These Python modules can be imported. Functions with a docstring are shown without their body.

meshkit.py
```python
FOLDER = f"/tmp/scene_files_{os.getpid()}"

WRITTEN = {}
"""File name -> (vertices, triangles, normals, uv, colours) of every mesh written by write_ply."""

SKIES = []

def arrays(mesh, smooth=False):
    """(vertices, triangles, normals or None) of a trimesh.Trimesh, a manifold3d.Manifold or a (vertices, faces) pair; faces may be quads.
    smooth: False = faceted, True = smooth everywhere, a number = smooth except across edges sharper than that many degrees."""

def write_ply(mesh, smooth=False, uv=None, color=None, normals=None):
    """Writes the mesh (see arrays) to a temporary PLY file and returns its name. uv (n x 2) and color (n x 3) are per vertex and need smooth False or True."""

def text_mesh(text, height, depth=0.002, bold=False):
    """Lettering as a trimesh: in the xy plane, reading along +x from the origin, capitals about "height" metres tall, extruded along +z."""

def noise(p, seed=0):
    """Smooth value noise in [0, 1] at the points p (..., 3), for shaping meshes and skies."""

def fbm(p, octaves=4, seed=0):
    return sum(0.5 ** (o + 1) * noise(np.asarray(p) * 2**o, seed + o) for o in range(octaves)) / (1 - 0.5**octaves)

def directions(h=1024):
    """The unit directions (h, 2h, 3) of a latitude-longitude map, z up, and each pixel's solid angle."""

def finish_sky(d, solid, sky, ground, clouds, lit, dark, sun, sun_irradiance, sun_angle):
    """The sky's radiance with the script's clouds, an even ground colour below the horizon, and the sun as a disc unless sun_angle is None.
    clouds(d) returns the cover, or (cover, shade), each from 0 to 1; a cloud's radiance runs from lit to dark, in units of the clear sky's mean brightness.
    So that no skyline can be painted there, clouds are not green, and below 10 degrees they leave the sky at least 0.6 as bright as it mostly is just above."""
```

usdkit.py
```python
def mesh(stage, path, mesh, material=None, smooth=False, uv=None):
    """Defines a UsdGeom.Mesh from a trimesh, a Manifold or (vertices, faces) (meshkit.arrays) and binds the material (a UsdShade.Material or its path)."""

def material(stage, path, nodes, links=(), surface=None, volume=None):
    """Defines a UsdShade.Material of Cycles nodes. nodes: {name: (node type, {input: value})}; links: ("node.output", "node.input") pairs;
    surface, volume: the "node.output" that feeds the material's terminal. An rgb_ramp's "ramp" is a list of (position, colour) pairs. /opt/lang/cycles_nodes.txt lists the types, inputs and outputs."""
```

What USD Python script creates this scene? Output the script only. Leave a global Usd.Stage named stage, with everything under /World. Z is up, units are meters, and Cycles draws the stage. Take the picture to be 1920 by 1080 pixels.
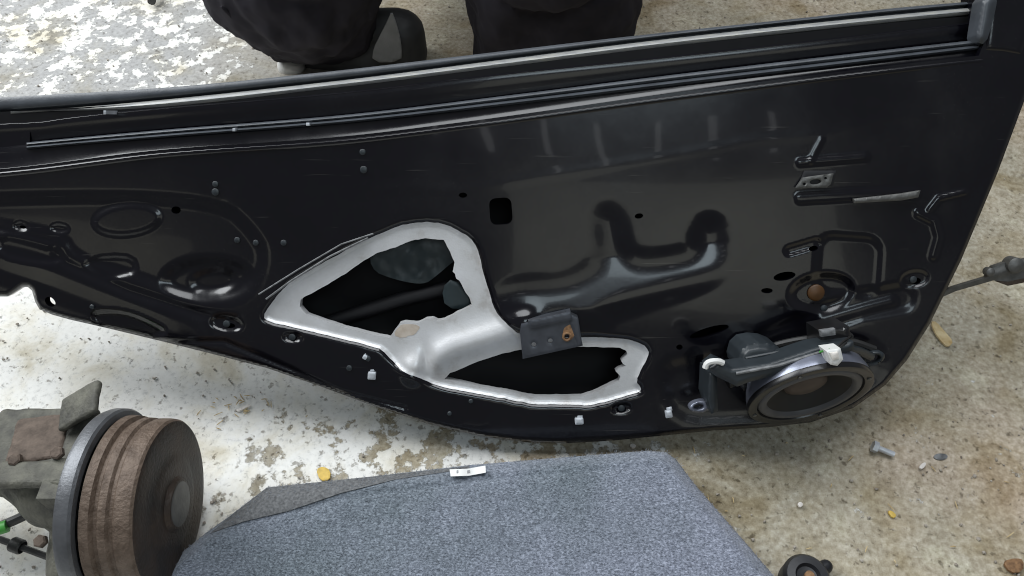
import math, numpy as np, trimesh, shapely, usdkit, meshkit, manifold3d as m3
from shapely.geometry import Polygon, LineString, Point
from scipy.spatial import Delaunay
from scipy.interpolate import PchipInterpolator
from pxr import Usd, UsdGeom, UsdLux, UsdShade, Gf, Sdf

stage = Usd.Stage.CreateInMemory()
UsdGeom.SetStageUpAxis(stage, 'Z'); UsdGeom.SetStageMetersPerUnit(stage, 1.0)
W = UsdGeom.Xform.Define(stage, '/World'); stage.SetDefaultPrim(W.GetPrim())
rng = np.random.default_rng(7)

# ------------------------------------------------------------------ camera
CAM = np.array([0, 0, 1.05]); PITCH = 52.0; F = 1478.0            # F: focal length in photograph pixels (1920 wide)
cam = UsdGeom.Camera.Define(stage, '/World/camera')
cam.CreateHorizontalApertureAttr(36.0); cam.CreateVerticalApertureAttr(20.25)
cam.CreateFocalLengthAttr(36.0 * F / 1920); cam.CreateClippingRangeAttr(Gf.Vec2f(0.02, 100))
x = UsdGeom.Xformable(cam); x.AddTranslateOp().Set(Gf.Vec3d(*CAM)); x.AddRotateXOp().Set(90 - PITCH)
cam.CreateExposureAttr(0.18)
p_ = math.radians(PITCH)
FWD = np.array([0, math.cos(p_), -math.sin(p_)]); UP = np.array([0, math.sin(p_), math.cos(p_)]); RT = np.array([1., 0, 0])

# ------------------------------------------------------------------ light
def look(prim, pos, target):
    pos, target = np.array(pos, float), np.array(target, float)
    z = pos - target; z /= np.linalg.norm(z)
    xx = np.cross([0, 0, 1], z); xx /= np.linalg.norm(xx); yy = np.cross(z, xx)
    M = Gf.Matrix4d(*xx, 0, *yy, 0, *z, 0, *pos, 1)
    UsdGeom.Xformable(prim).AddTransformOp().Set(M)
def rect(name, pos, target, w, h, inten, col=(1, 1, 1)):
    l = UsdLux.RectLight.Define(stage, '/World/' + name)
    l.CreateWidthAttr(w); l.CreateHeightAttr(h); l.CreateIntensityAttr(inten); l.CreateColorAttr(Gf.Vec3f(*col))
    look(l, pos, target); return l
rect('daylight_opening', (-2.3, 1.7, 2.3), (-0.6, 0.8, 0), 2.0, 1.8, 8.3, (0.95, 0.98, 1.0))
rect('roof_light', (0.2, 1.45, 3.3), (0.2, 1.46, 0), 2.6, 1.7, 4.7, (0.94, 0.97, 1.0))
rect('roof_light_rear', (0.65, -1.50, 3.4), (0.65, -1.49, 0), 1.7, 1.15, 3.4, (0.78, 0.92, 1.0))
rect('high_window_left', (-2.75, -3.0, 2.32), (-1.2, 0.6, 2.1), 1.1, 0.55, 0.5, (1.0, 0.98, 0.80))
rect('high_window', (1.15, -3.0, 2.5), (1.15, 0.6, 2.45), 2.5, 1.25, 0.60, (0.98, 1.0, 0.88))
for k_ in range(7): rect('clerestory_slit_%03d' % k_, (-0.66 + 0.44 * k_, -3.0, 3.62), (-0.66 + 0.44 * k_, 0.6, 3.6), 0.05, 0.40, 1.7, (0.95, 0.97, 1.0))
dome = UsdLux.DomeLight.Define(stage, '/World/ambient'); dome.CreateIntensityAttr(0.035); dome.CreateColorAttr(Gf.Vec3f(0.9, 0.93, 1.0))

# ------------------------------------------------------------------ materials
L = '/World/Looks/'
def mat(name, nodes, links=(), out='p.BSDF'):
    return usdkit.material(stage, L + name, nodes, links, surface=out)
def simple(name, col, rough=0.5, metal=0.0, var=0.25, scale=40, bump=0.0, bscale=300, coat=0.0, spec=0.5, col2=None, detail=6.0):
    c = np.array(col); c2 = np.array(col2) if col2 is not None else c * (1 + var)
    c1 = c if col2 is not None else c * (1 - var)
    n = {'tc': ('texture_coordinate', {}), 'n': ('noise_texture', {'scale': scale, 'detail': detail, 'roughness': 0.6}),
         'r': ('rgb_ramp', {'ramp': [(0.3, tuple(c1)), (0.7, tuple(c2))]}),
         'p': ('principled_bsdf', {'roughness': rough, 'metallic': metal, 'coat_weight': coat, 'coat_roughness': 0.05, 'specular_ior_level': spec})}
    k = [('tc.object', 'n.vector'), ('n.fac', 'r.fac'), ('r.color', 'p.base_color')]
    if bump:
        n['b'] = ('bump', {'strength': bump, 'distance': 0.002}); n['n2'] = ('noise_texture', {'scale': bscale, 'detail': 4.0})
        k += [('tc.object', 'n2.vector'), ('n2.fac', 'b.height'), ('b.normal', 'p.normal')]
    return mat(name, n, k)

def black_paint(name, base, r0, r1, coat):
    return mat(name, {'tc': ('texture_coordinate', {}), 'n': ('noise_texture', {'scale': 9.0, 'detail': 7.0, 'roughness': 0.65}),
        'd': ('noise_texture', {'scale': 160.0, 'detail': 5.0}), 'mr': ('map_range', {'from_min': 0.3, 'from_max': 0.75, 'to_min': r0, 'to_max': r1}),
        'du': ('noise_texture', {'scale': 330.0, 'detail': 6.0, 'roughness': 0.75}), 'dr': ('rgb_ramp', {'ramp': [(0.60, (0, 0, 0)), (0.74, (1, 1, 1))]}),
        'dz': ('noise_texture', {'scale': 6.0, 'detail': 4.0}), 'dzr': ('rgb_ramp', {'ramp': [(0.42, (0.1, 0.1, 0.1)), (0.7, (1, 1, 1))]}),
        'm': ('mapping', {'scale': (9, 260, 260), 'rotation': (0.3, 0.0, 0.35)}), 's': ('noise_texture', {'scale': 1.0, 'detail': 3.0}), 'sr': ('rgb_ramp', {'ramp': [(0.70, (0, 0, 0)), (0.76, (1, 1, 1))]}),
        'mx': ('mix', {'mix_type': 'multiply', 'fac': 1.0}), 'ad': ('mix', {'mix_type': 'lighten', 'fac': 1.0}), 'c': ('mix', {'color1': base, 'color2': (0.030, 0.029, 0.028)}),
        'b': ('bump', {'strength': 0.03, 'distance': 0.001}), 'rr': ('math', {'math_type': 'multiply_add', 'value2': 0.09}),
        'p': ('principled_bsdf', {'coat_weight': coat, 'coat_roughness': 0.035, 'specular_ior_level': 0.5})},
        [(f'tc.object', f'{k}.vector') for k in ('n', 'd', 'du', 'dz', 'm')] + [('m.vector', 's.vector'), ('s.fac', 'sr.fac'), ('n.fac', 'mr.value'), ('du.fac', 'dr.fac'), ('dz.fac', 'dzr.fac'),
         ('dr.color', 'mx.color1'), ('dzr.color', 'mx.color2'), ('mx.color', 'ad.color1'), ('sr.color', 'ad.color2'), ('ad.color', 'c.fac'), ('c.color', 'p.base_color'),
         ('dzr.color', 'rr.value1'), ('mr.result', 'rr.value3'), ('rr.value', 'p.roughness'), ('d.fac', 'b.height'), ('b.normal', 'p.normal')])
M = {}
M['black'] = black_paint('gloss_black_paint', (0.0032, 0.0031, 0.0052), 0.10, 0.22, 0.28)
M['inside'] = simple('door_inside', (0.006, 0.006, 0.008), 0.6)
M['teal'] = simple('damping_sheet', (0.02, 0.032, 0.036), 0.45, scale=25, bump=0.3, bscale=60)
M['skin'] = simple('outer_skin', (0.003, 0.003, 0.004), 0.6, spec=0.2)
M['rubber'] = simple('rubber', (0.012, 0.013, 0.016), 0.45, bump=0.1)
M['rubber_grey'] = simple('worn_rubber', (0.055, 0.062, 0.072), 0.42, scale=30, bump=0.15)
M['strip'] = mat('brushed_strip', {'tc': ('texture_coordinate', {}), 'm': ('mapping', {'scale': (4, 160, 160)}),
    'n': ('noise_texture', {'scale': 4.0, 'detail': 6.0, 'roughness': 0.7}), 'n2': ('noise_texture', {'scale': 7.0, 'detail': 5.0}),
    'r': ('rgb_ramp', {'ramp': [(0.3, (0.13, 0.135, 0.14)), (0.5, (0.28, 0.285, 0.285)), (0.75, (0.44, 0.425, 0.34))]}),
    'p': ('principled_bsdf', {'roughness': 0.4, 'metallic': 0.15})},
    [('tc.object', 'm.vector'), ('m.vector', 'n.vector'), ('n.fac', 'r.fac'), ('r.color', 'p.base_color')])
M['white'] = mat('silver_white_paint', {'tc': ('texture_coordinate', {}), 'n': ('noise_texture', {'scale': 18.0, 'detail': 8.0, 'roughness': 0.65}),
    'n2': ('noise_texture', {'scale': 420.0, 'detail': 3.0}), 'b': ('bump', {'strength': 0.18, 'distance': 0.001}),
    'r': ('rgb_ramp', {'ramp': [(0.28, (0.42, 0.40, 0.38)), (0.45, (0.60, 0.605, 0.61)), (0.7, (0.70, 0.71, 0.73))]}),
    'p': ('principled_bsdf', {'roughness': 0.36, 'metallic': 0.25, 'specular_ior_level': 0.6})},
    [('tc.object', 'n.vector'), ('tc.object', 'n2.vector'), ('n.fac', 'r.fac'), ('r.color', 'p.base_color'), ('n2.fac', 'b.height'), ('b.normal', 'p.normal')])
M['rust'] = simple('rust', (0.10, 0.05, 0.025), 0.8, scale=160, col2=(0.32, 0.18, 0.085), bump=0.4)
M['tan'] = simple('tan_primer', (0.42, 0.35, 0.28), 0.5, scale=60, col2=(0.60, 0.54, 0.47))
M['amber'] = simple('amber_plastic', (0.07, 0.030, 0.007), 0.45)
M['brktdark'] = simple('bracket_steel', (0.055, 0.060, 0.072), 0.38, metal=0.3, scale=60)
M['steel'] = simple('steel', (0.42, 0.43, 0.45), 0.35, metal=0.8, scale=80)
M['zinc'] = simple('zinc_clip', (0.55, 0.58, 0.62), 0.35, metal=0.3)
M['dullsteel'] = simple('dull_steel', (0.12, 0.12, 0.115), 0.5, metal=0.5, scale=60, bump=0.2)
M['whitepl'] = simple('white_plastic', (0.72, 0.72, 0.70), 0.4, var=0.06)
M['wear'] = simple('scuffed_grey', (0.16, 0.165, 0.17), 0.5, var=0.5, scale=120)
M['cone'] = simple('speaker_cone', (0.018, 0.017, 0.016), 0.7, var=0.2)
M['surround'] = simple('foam_surround', (0.085, 0.085, 0.09), 0.55, var=0.15)
M['cap'] = simple('dust_cap', (0.075, 0.055, 0.045), 0.6, var=0.2)
M['basket'] = simple('basket_paint', (0.20, 0.215, 0.27), 0.32, metal=0.5, var=0.12, coat=0.2)
M['gasket'] = simple('gasket', (0.010, 0.010, 0.011), 0.28)
M['mount'] = simple('mount_plastic', (0.022, 0.028, 0.033), 0.42, var=0.2)
M['drum'] = simple('rusty_drum', (0.070, 0.046, 0.031), 0.6, metal=0.2, scale=70, col2=(0.17, 0.125, 0.095), bump=0.75, bscale=260)
M['drumface'] = simple('rusty_drum_face', (0.009, 0.007, 0.006), 0.55, scale=22, col2=(0.045, 0.027, 0.016), bump=0.7, bscale=240)
M['plate'] = simple('backing_plate', (0.14, 0.145, 0.155), 0.42, metal=0.6, scale=30, bump=0.2)
M['cast'] = simple('dirty_casting', (0.03, 0.029, 0.026), 0.7, scale=34, col2=(0.13, 0.127, 0.10), bump=0.9, bscale=170, detail=9.0)
M['flake'] = simple('flaking_rust', (0.06, 0.043, 0.032), 0.8, scale=90, col2=(0.14, 0.105, 0.082), bump=0.5)
M['cable'] = simple('cable', (0.018, 0.018, 0.018), 0.5)
M['green'] = simple('green_plastic', (0.05, 0.28, 0.04), 0.5, var=0.15)
M['trouser'] = simple('black_cotton', (0.026, 0.024, 0.031), 0.9, var=0.35, scale=14, bump=0.35, bscale=900, spec=0.2)
M['jacket'] = simple('dark_jacket', (0.014, 0.014, 0.017), 0.85, var=0.3, scale=15, bump=0.3, bscale=700, spec=0.2)
M['shoe'] = simple('shoe_upper', (0.03, 0.03, 0.03), 0.6, bump=0.2)
M['shoegrey'] = simple('shoe_grey_panel', (0.22, 0.22, 0.22), 0.65, bump=0.3, var=0.12)
M['body'] = simple('skin_tone', (0.42, 0.27, 0.20), 0.55, var=0.08)
M['hair'] = simple('hair', (0.02, 0.014, 0.01), 0.6)
M['tagp'] = simple('tag_cloth', (0.78, 0.78, 0.76), 0.7, var=0.05)
M['ink'] = simple('faded_ink', (0.35, 0.35, 0.36), 0.7)
M['leaf'] = simple('dry_leaf', (0.42, 0.29, 0.12), 0.7, scale=60, col2=(0.66, 0.55, 0.33))
M['yellow'] = simple('yellow_bit', (0.62, 0.43, 0.09), 0.6, scale=90)
M['chip'] = simple('pale_chip', (0.75, 0.71, 0.66), 0.6, var=0.1)
M['grit'] = simple('grit', (0.18, 0.15, 0.12), 0.9, scale=30, col2=(0.5, 0.46, 0.40))
M['carpet'] = mat('grey_felt', {'tc': ('texture_coordinate', {}),
    'm': ('mapping', {'scale': (1.0, 1.7, 1.0)}),
    'n': ('noise_texture', {'scale': 290.0, 'detail': 6.0, 'roughness': 0.72}), 'n2': ('noise_texture', {'scale': 5.0, 'detail': 4.0}),
    'r': ('rgb_ramp', {'ramp': [(0.32, (0.115, 0.128, 0.150)), (0.5, (0.22, 0.243, 0.282)), (0.7, (0.48, 0.515, 0.58))]}),
    'r2': ('rgb_ramp', {'ramp': [(0.32, (0.62, 0.67, 0.66)), (0.66, (1.06, 1.05, 1.12))]}),
    'x': ('mix', {'mix_type': 'multiply', 'fac': 1.0}), 'b': ('bump', {'strength': 0.7, 'distance': 0.002}),
    'p': ('principled_bsdf', {'roughness': 0.95, 'specular_ior_level': 0.1, 'sheen_weight': 0.25})},
    [('tc.object', 'm.vector'), ('m.vector', 'n.vector'), ('tc.object', 'n2.vector'), ('n.fac', 'r.fac'), ('n2.fac', 'r2.fac'), ('r.color', 'x.color1'), ('r2.color', 'x.color2'),
     ('x.color', 'p.base_color'), ('n.fac', 'b.height'), ('b.normal', 'p.normal')])
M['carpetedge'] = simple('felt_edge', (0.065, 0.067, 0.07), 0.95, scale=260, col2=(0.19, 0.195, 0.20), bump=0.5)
M['floor'] = mat('worn_painted_concrete', {'g': ('geometry', {}),
    'fine': ('noise_texture', {'scale': 120.0, 'detail': 8.0, 'roughness': 0.72}), 'fm': ('math', {'math_type': 'multiply_add', 'value2': 0.72}), 'hm': ('math', {'math_type': 'multiply', 'value2': 0.28}), 'st': ('noise_texture', {'scale': 8.0, 'detail': 7.0, 'roughness': 0.62, 'distortion': 0.4}), 'str': ('rgb_ramp', {'ramp': [(0.34, (0.92, 0.90, 0.86)), (0.47, (1, 1, 1)), (0.56, (1, 1, 1)), (0.66, (1.22, 1.27, 1.27))]}), 'sm': ('mix', {'mix_type': 'multiply', 'fac': 1.0}),
    'mid': ('noise_texture', {'scale': 24.0, 'detail': 8.0, 'roughness': 0.68}),
    'low': ('noise_texture', {'scale': 3.2, 'detail': 3.0, 'roughness': 0.5}),
    'pit': ('noise_texture', {'scale': 85.0, 'detail': 4.0, 'roughness': 0.6}),
    'c1': ('rgb_ramp', {'ramp': [(0.32, (0.17, 0.14, 0.105)), (0.43, (0.34, 0.30, 0.235)), (0.54, (0.47, 0.43, 0.36)), (0.68, (0.66, 0.63, 0.56))]}),
    'c2': ('rgb_ramp', {'ramp': [(0.3, (0.78, 0.80, 0.78)), (0.5, (0.95, 0.93, 0.86)), (0.72, (1.08, 0.98, 0.92))]}),
    'cx': ('mix', {'mix_type': 'multiply', 'fac': 1.0}),
    'sep': ('separate_xyz', {}), 'gg': ('map_range', {'from_min': -0.25, 'from_max': -0.75, 'to_min': 0.0, 'to_max': 1.0, 'clamp': True}), 'cg': ('rgb_ramp', {'ramp': [(0.32, (0.20, 0.195, 0.18)), (0.45, (0.33, 0.33, 0.325)), (0.7, (0.44, 0.44, 0.43))]}), 'mg': ('mix', {}), 'gx': ('map_range', {'from_min': -0.75, 'from_max': 0.55, 'to_min': 0.17, 'to_max': -0.26, 'clamp': True}), 'gy': ('map_range', {'from_min': 0.75, 'from_max': 1.3, 'to_min': 0.12, 'to_max': -0.13, 'clamp': True}), 'a3': ('math', {'math_type': 'add'}),
    'lowm': ('math', {'math_type': 'multiply_add', 'value2': 0.40, 'value3': -0.20}),
    'a1': ('math', {'math_type': 'add'}), 'a2': ('math', {'math_type': 'add'}),
    'pm': ('rgb_ramp', {'ramp': [(0.53, (0, 0, 0)), (0.565, (1, 1, 1))]}),
    'pc': ('rgb_ramp', {'ramp': [(0.33, (0.52, 0.52, 0.50)), (0.45, (0.74, 0.735, 0.70)), (0.6, (0.79, 0.785, 0.75))]}),
    'fx': ('mix', {'mix_type': 'multiply', 'fac': 1.0}), 'fr': ('rgb_ramp', {'ramp': [(0.33, (0.74, 0.69, 0.58)), (0.43, (0.95, 0.93, 0.88)), (0.52, (1, 1, 1))]}), 'mx': ('mix', {}), 'pr': ('rgb_ramp', {'ramp': [(0.32, (0.33, 0.31, 0.28)), (0.40, (1, 1, 1))]}), 'mp': ('mix', {'mix_type': 'multiply', 'fac': 0.8}),
    'hh': ('math', {'math_type': 'multiply_add', 'value2': 0.25}), 'b': ('bump', {'strength': 0.55, 'distance': 0.003}),
    'p': ('principled_bsdf', {'roughness': 0.72, 'specular_ior_level': 0.3})},
    [('g.position', 'fine.vector'), ('g.position', 'mid.vector'), ('g.position', 'low.vector'), ('g.position', 'pit.vector'), ('g.position', 'sep.vector'),
     ('mid.fac', 'hm.value1'), ('fine.fac', 'fm.value1'), ('hm.value', 'fm.value3'), ('fm.value', 'c1.fac'), ('g.position', 'st.vector'), ('st.fac', 'str.fac'), ('cx.color', 'sm.color1'), ('str.color', 'sm.color2'), ('low.fac', 'c2.fac'), ('c1.color', 'cx.color1'), ('c2.color', 'cx.color2'),
     ('sep.x', 'gx.value'), ('low.fac', 'lowm.value1'), ('mid.fac', 'a1.value1'), ('gx.result', 'a1.value2'), ('a1.value', 'a2.value1'), ('lowm.value', 'a2.value2'),
     ('sep.y', 'gy.value'), ('a2.value', 'a3.value1'), ('gy.result', 'a3.value2'), ('a3.value', 'pm.fac'), ('fine.fac', 'pc.fac'), ('pm.color', 'mx.fac'), ('sep.x', 'gg.value'), ('fine.fac', 'cg.fac'), ('gg.result', 'mg.fac'), ('sm.color', 'mg.color1'), ('cg.color', 'mg.color2'), ('mg.color', 'mx.color1'), ('pc.color', 'mx.color2'),
     ('pit.fac', 'pr.fac'), ('mx.color', 'mp.color1'), ('pr.color', 'mp.color2'), ('st.fac', 'fr.fac'), ('mp.color', 'fx.color1'), ('fr.color', 'fx.color2'), ('fx.color', 'p.base_color'),
     ('pm.color', 'hh.value3'), ('fine.fac', 'hh.value1'), ('hh.value', 'b.height'), ('b.normal', 'p.normal')])

# ------------------------------------------------------------------ naming helpers
used = {}
def numbered(path):
    k = used.get(path, -1) + 1; used[path] = k
    return path if k == 0 else f'{path}_{k:03d}'
def keys(prim, label=None, cat=None, group=None, kind=None):
    for k, v in (('label', label), ('category', cat), ('group', group), ('kind', kind)):
        if v: prim.SetCustomDataByKey(k, v)
    return prim
def thing(name, label, cat, group=None, at=None):
    p = numbered('/World/' + name); xf = UsdGeom.Xform.Define(stage, p)
    base = np.zeros(3) if at is None else np.array(at, float)
    xf.AddTranslateOp().Set(Gf.Vec3d(*map(float, base))); BASE[p] = base
    return keys(xf.GetPrim(), label, cat, group)
BASE = {}
def part(parent, name, mesh, material, smooth=35, label=None, kind=None):
    path = str(parent.GetPath()); root = '/'.join(path.split('/')[:3])
    v, f = (np.array(mesh.vertices), np.array(mesh.faces)) if hasattr(mesh, 'vertices') else mesh
    v = np.asarray(v, float) - BASE.get(root, np.zeros(3))
    m = usdkit.mesh(stage, numbered(path + '/' + name), trimesh.Trimesh(v, f, process=False), M[material], smooth=smooth)
    return keys(m.GetPrim(), label, None, None, kind)
def solo(name, mesh, material, label, cat, smooth=35, kind=None, group=None):
    m = usdkit.mesh(stage, numbered('/World/' + name), mesh, M[material], smooth=smooth)
    return keys(m.GetPrim(), label, cat, group, kind)
cat_ = trimesh.util.concatenate

# ------------------------------------------------------------------ geometry helpers
def ray(px, py):
    px, py = np.asarray(px, float)[..., None], np.asarray(py, float)[..., None]
    return FWD + RT * (px - 960) / F + UP * (540 - py) / F
def on_plane(px, py, p0, n):
    d = ray(px, py); t = ((p0 - CAM) @ n) / (d @ n)
    return CAM + d * t[..., None]
def PF(px, py, z=0.0): return on_plane(px, py, np.array([0, 0, z], float), np.array([0, 0, 1.]))
def PY(px, py, y): return on_plane(px, py, np.array([0, y, 0], float), np.array([0, 1., 0]))
EL = math.radians(50)                                              # the door leans back: 50 degrees up from the floor
DN = np.array([0, -math.sin(EL), math.cos(EL)]); DV = np.array([0, math.cos(EL), math.sin(EL)])
D0 = PF(1000, 830, 0.034)
def P(px, py, h=0.0):
    h = np.asarray(h, float); d = ray(px, py)
    t = (((D0 - CAM) @ DN) + h) / (d @ DN)
    return CAM + d * t[..., None]
def pxscale(p): return np.linalg.norm(np.asarray(p) - CAM) / F      # metres per pixel near p

def dense(pts, step, closed=True):
    pts = np.asarray(pts, float)
    if closed: pts = np.vstack([pts, pts[:1]])
    out = []
    for a, b in zip(pts[:-1], pts[1:]):
        n = max(1, int(math.ceil(np.linalg.norm(b - a) / step)))
        out += [a + (b - a) * k / n for k in range(n)]
    if not closed: out.append(pts[-1])
    return np.array(out)
def smooth_poly(pts, it=2, closed=True):
    p = np.asarray(pts, float)
    for _ in range(it):
        q = np.roll(p, -1, 0)
        p = np.stack([0.75 * p + 0.25 * q, 0.25 * p + 0.75 * q], 1).reshape(-1, 2)
    return p
def ellipse(cx, cy, a, b, ang=0, n=28):
    t = np.linspace(0, 2 * np.pi, n, endpoint=False); c, s = math.cos(math.radians(ang)), math.sin(math.radians(ang))
    X, Y = a * np.cos(t), b * np.sin(t)
    return np.stack([cx + c * X - s * Y, cy + s * X + c * Y], 1)
def rrect(cx, cy, w, h, ang=0, r=6):
    q = Polygon([(-w/2+r, -h/2+r), (w/2-r, -h/2+r), (w/2-r, h/2-r), (-w/2+r, h/2-r)]).buffer(r, quad_segs=4)
    a = np.array(q.exterior.coords)[:-1]; c, s = math.cos(math.radians(ang)), math.sin(math.radians(ang))
    return np.stack([cx + c * a[:, 0] - s * a[:, 1], cy + s * a[:, 0] + c * a[:, 1]], 1)
def ragged(pts, amp, step, seed):
    d = dense(pts, step); g = np.roll(d, -1, 0) - np.roll(d, 1, 0)
    nrm = np.stack([g[:, 1], -g[:, 0]], 1) / np.maximum(np.linalg.norm(g, axis=1, keepdims=True), 1e-6)
    k = meshkit.fbm(np.c_[d * 0.09, np.zeros(len(d))], 3, seed) - 0.5
    return d + nrm * (k * 2 * amp)[:, None]

def sheet(outer, holes=(), hfun=lambda q: np.zeros(len(q)), step=4.0, thick=0.001, place=P, nrm=DN, back=False):
    """A sheet over a pixel outline laid on a real plane: grid + rim samples, Delaunay, raised by hfun (metres), with a skirt of the given depth."""
    poly = Polygon(outer, holes)
    if not poly.is_valid: poly = poly.buffer(0)
    if poly.geom_type != 'Polygon': poly = max(poly.geoms, key=lambda g: g.area)
    rim = [dense(np.array(r.coords)[:-1], step) for r in [poly.exterior, *poly.interiors]]
    x0, y0, x1, y1 = poly.bounds
    gx, gy = np.meshgrid(np.arange(x0, x1, step), np.arange(y0, y1, step)); gx = gx + (np.arange(gx.shape[0]) % 2)[:, None] * step / 2
    g = np.stack([gx.ravel(), gy.ravel()], 1)
    inner = poly.buffer(-step * 0.55)
    g = g[shapely.contains_xy(inner, g[:, 0], g[:, 1])] if not inner.is_empty else g[:0]
    q = np.vstack(rim + [g]); q += rng.normal(0, 1e-4, q.shape)
    tri = Delaunay(q).simplices; c = q[tri].mean(1)
    tri = tri[shapely.contains_xy(poly, c[:, 0], c[:, 1])]
    h = hfun(q); v = place(q[:, 0], q[:, 1], h)
    fn = np.cross(v[tri[:, 1]] - v[tri[:, 0]], v[tri[:, 2]] - v[tri[:, 0]]) @ nrm
    tri[fn < 0] = tri[fn < 0][:, ::-1]
    e = np.vstack([tri[:, [0, 1]], tri[:, [1, 2]], tri[:, [2, 0]]]); key = np.sort(e, 1)
    _, idx, cnt = np.unique(key, axis=0, return_index=True, return_counts=True)
    be = e[idx[cnt == 1]]; ids = np.unique(be); mp = np.full(len(v), -1); mp[ids] = np.arange(len(ids)) + len(v)
    low = v[ids] - nrm * thick
    V = np.vstack([v, low]); a, b = be[:, 0], be[:, 1]
    Fc = [tri, np.stack([a, mp[a], mp[b]], 1), np.stack([a, mp[b], b], 1)]
    if back:
        allv = v - nrm * thick; off = len(V); V = np.vstack([V, allv]); Fc.append(tri[:, ::-1] + off)
    return trimesh.Trimesh(V, np.vstack(Fc), process=False)
def sd(poly, q):
    g = poly if hasattr(poly, 'geom_type') else Polygon(poly)
    if g.geom_type == 'Polygon':
        if not g.is_valid: g = g.buffer(0)
        pts = shapely.points(q); d = shapely.distance(g.boundary, pts)
        return np.where(shapely.contains_xy(g, q[:, 0], q[:, 1]), -d, d)
    return shapely.distance(g, shapely.points(q))
def sst(t): t = np.clip(t, 0, 1); return t * t * (3 - 2 * t)
def slab(outer, h1, thick, rnd=0.0015, rpx=4, holes=(), step=4.0, place=P, nrm=DN, tilt=None):
    bnd = Polygon(outer, holes).boundary
    def hf(q):
        d = shapely.distance(bnd, shapely.points(q))
        r = h1 - rnd * (1 - sst(d / rpx)) ** 2
        return r if tilt is None else r + tilt(q)
    return sheet(outer, holes, hf, step, thick, place, nrm, back=False)
def tube(pts, r, sides=10, cap=True, smooth_it=0):
    pts = np.asarray(pts, float)
    for _ in range(smooth_it):
        q = [pts[0]]
        for a, b in zip(pts[:-1], pts[1:]): q += [0.75 * a + 0.25 * b, 0.25 * a + 0.75 * b]
        pts = np.array(q + [pts[-1]])
    n = len(pts); r = np.broadcast_to(np.asarray(r, float), (n,)) if np.ndim(r) == 0 or len(r) == n else np.interp(np.linspace(0, 1, n), np.linspace(0, 1, len(r)), r)
    T = np.gradient(pts, axis=0); T /= np.linalg.norm(T, axis=1, keepdims=True)
    u = np.cross(T[0], [0.3, 0.2, 0.93]); u /= np.linalg.norm(u); V = []; a = np.linspace(0, 2 * np.pi, sides, endpoint=False)
    for i in range(n):
        u = u - T[i] * (u @ T[i]); u /= np.linalg.norm(u); w = np.cross(T[i], u)
        V.append(pts[i] + r[i] * (np.cos(a)[:, None] * u + np.sin(a)[:, None] * w))
    V = np.vstack(V); Fc = []
    for i in range(n - 1):
        for k in range(sides):
            p, q = i * sides + k, i * sides + (k + 1) % sides
            Fc += [[p, q, q + sides], [p, q + sides, p + sides]]
    if cap:
        V = np.vstack([V, pts[:1], pts[-1:]]); c0, c1 = len(V) - 2, len(V) - 1
        for k in range(sides):
            Fc += [[c0, (k + 1) % sides, k], [c1, (n - 1) * sides + k, (n - 1) * sides + (k + 1) % sides]]
    return trimesh.Trimesh(V, Fc, process=False)
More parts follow.
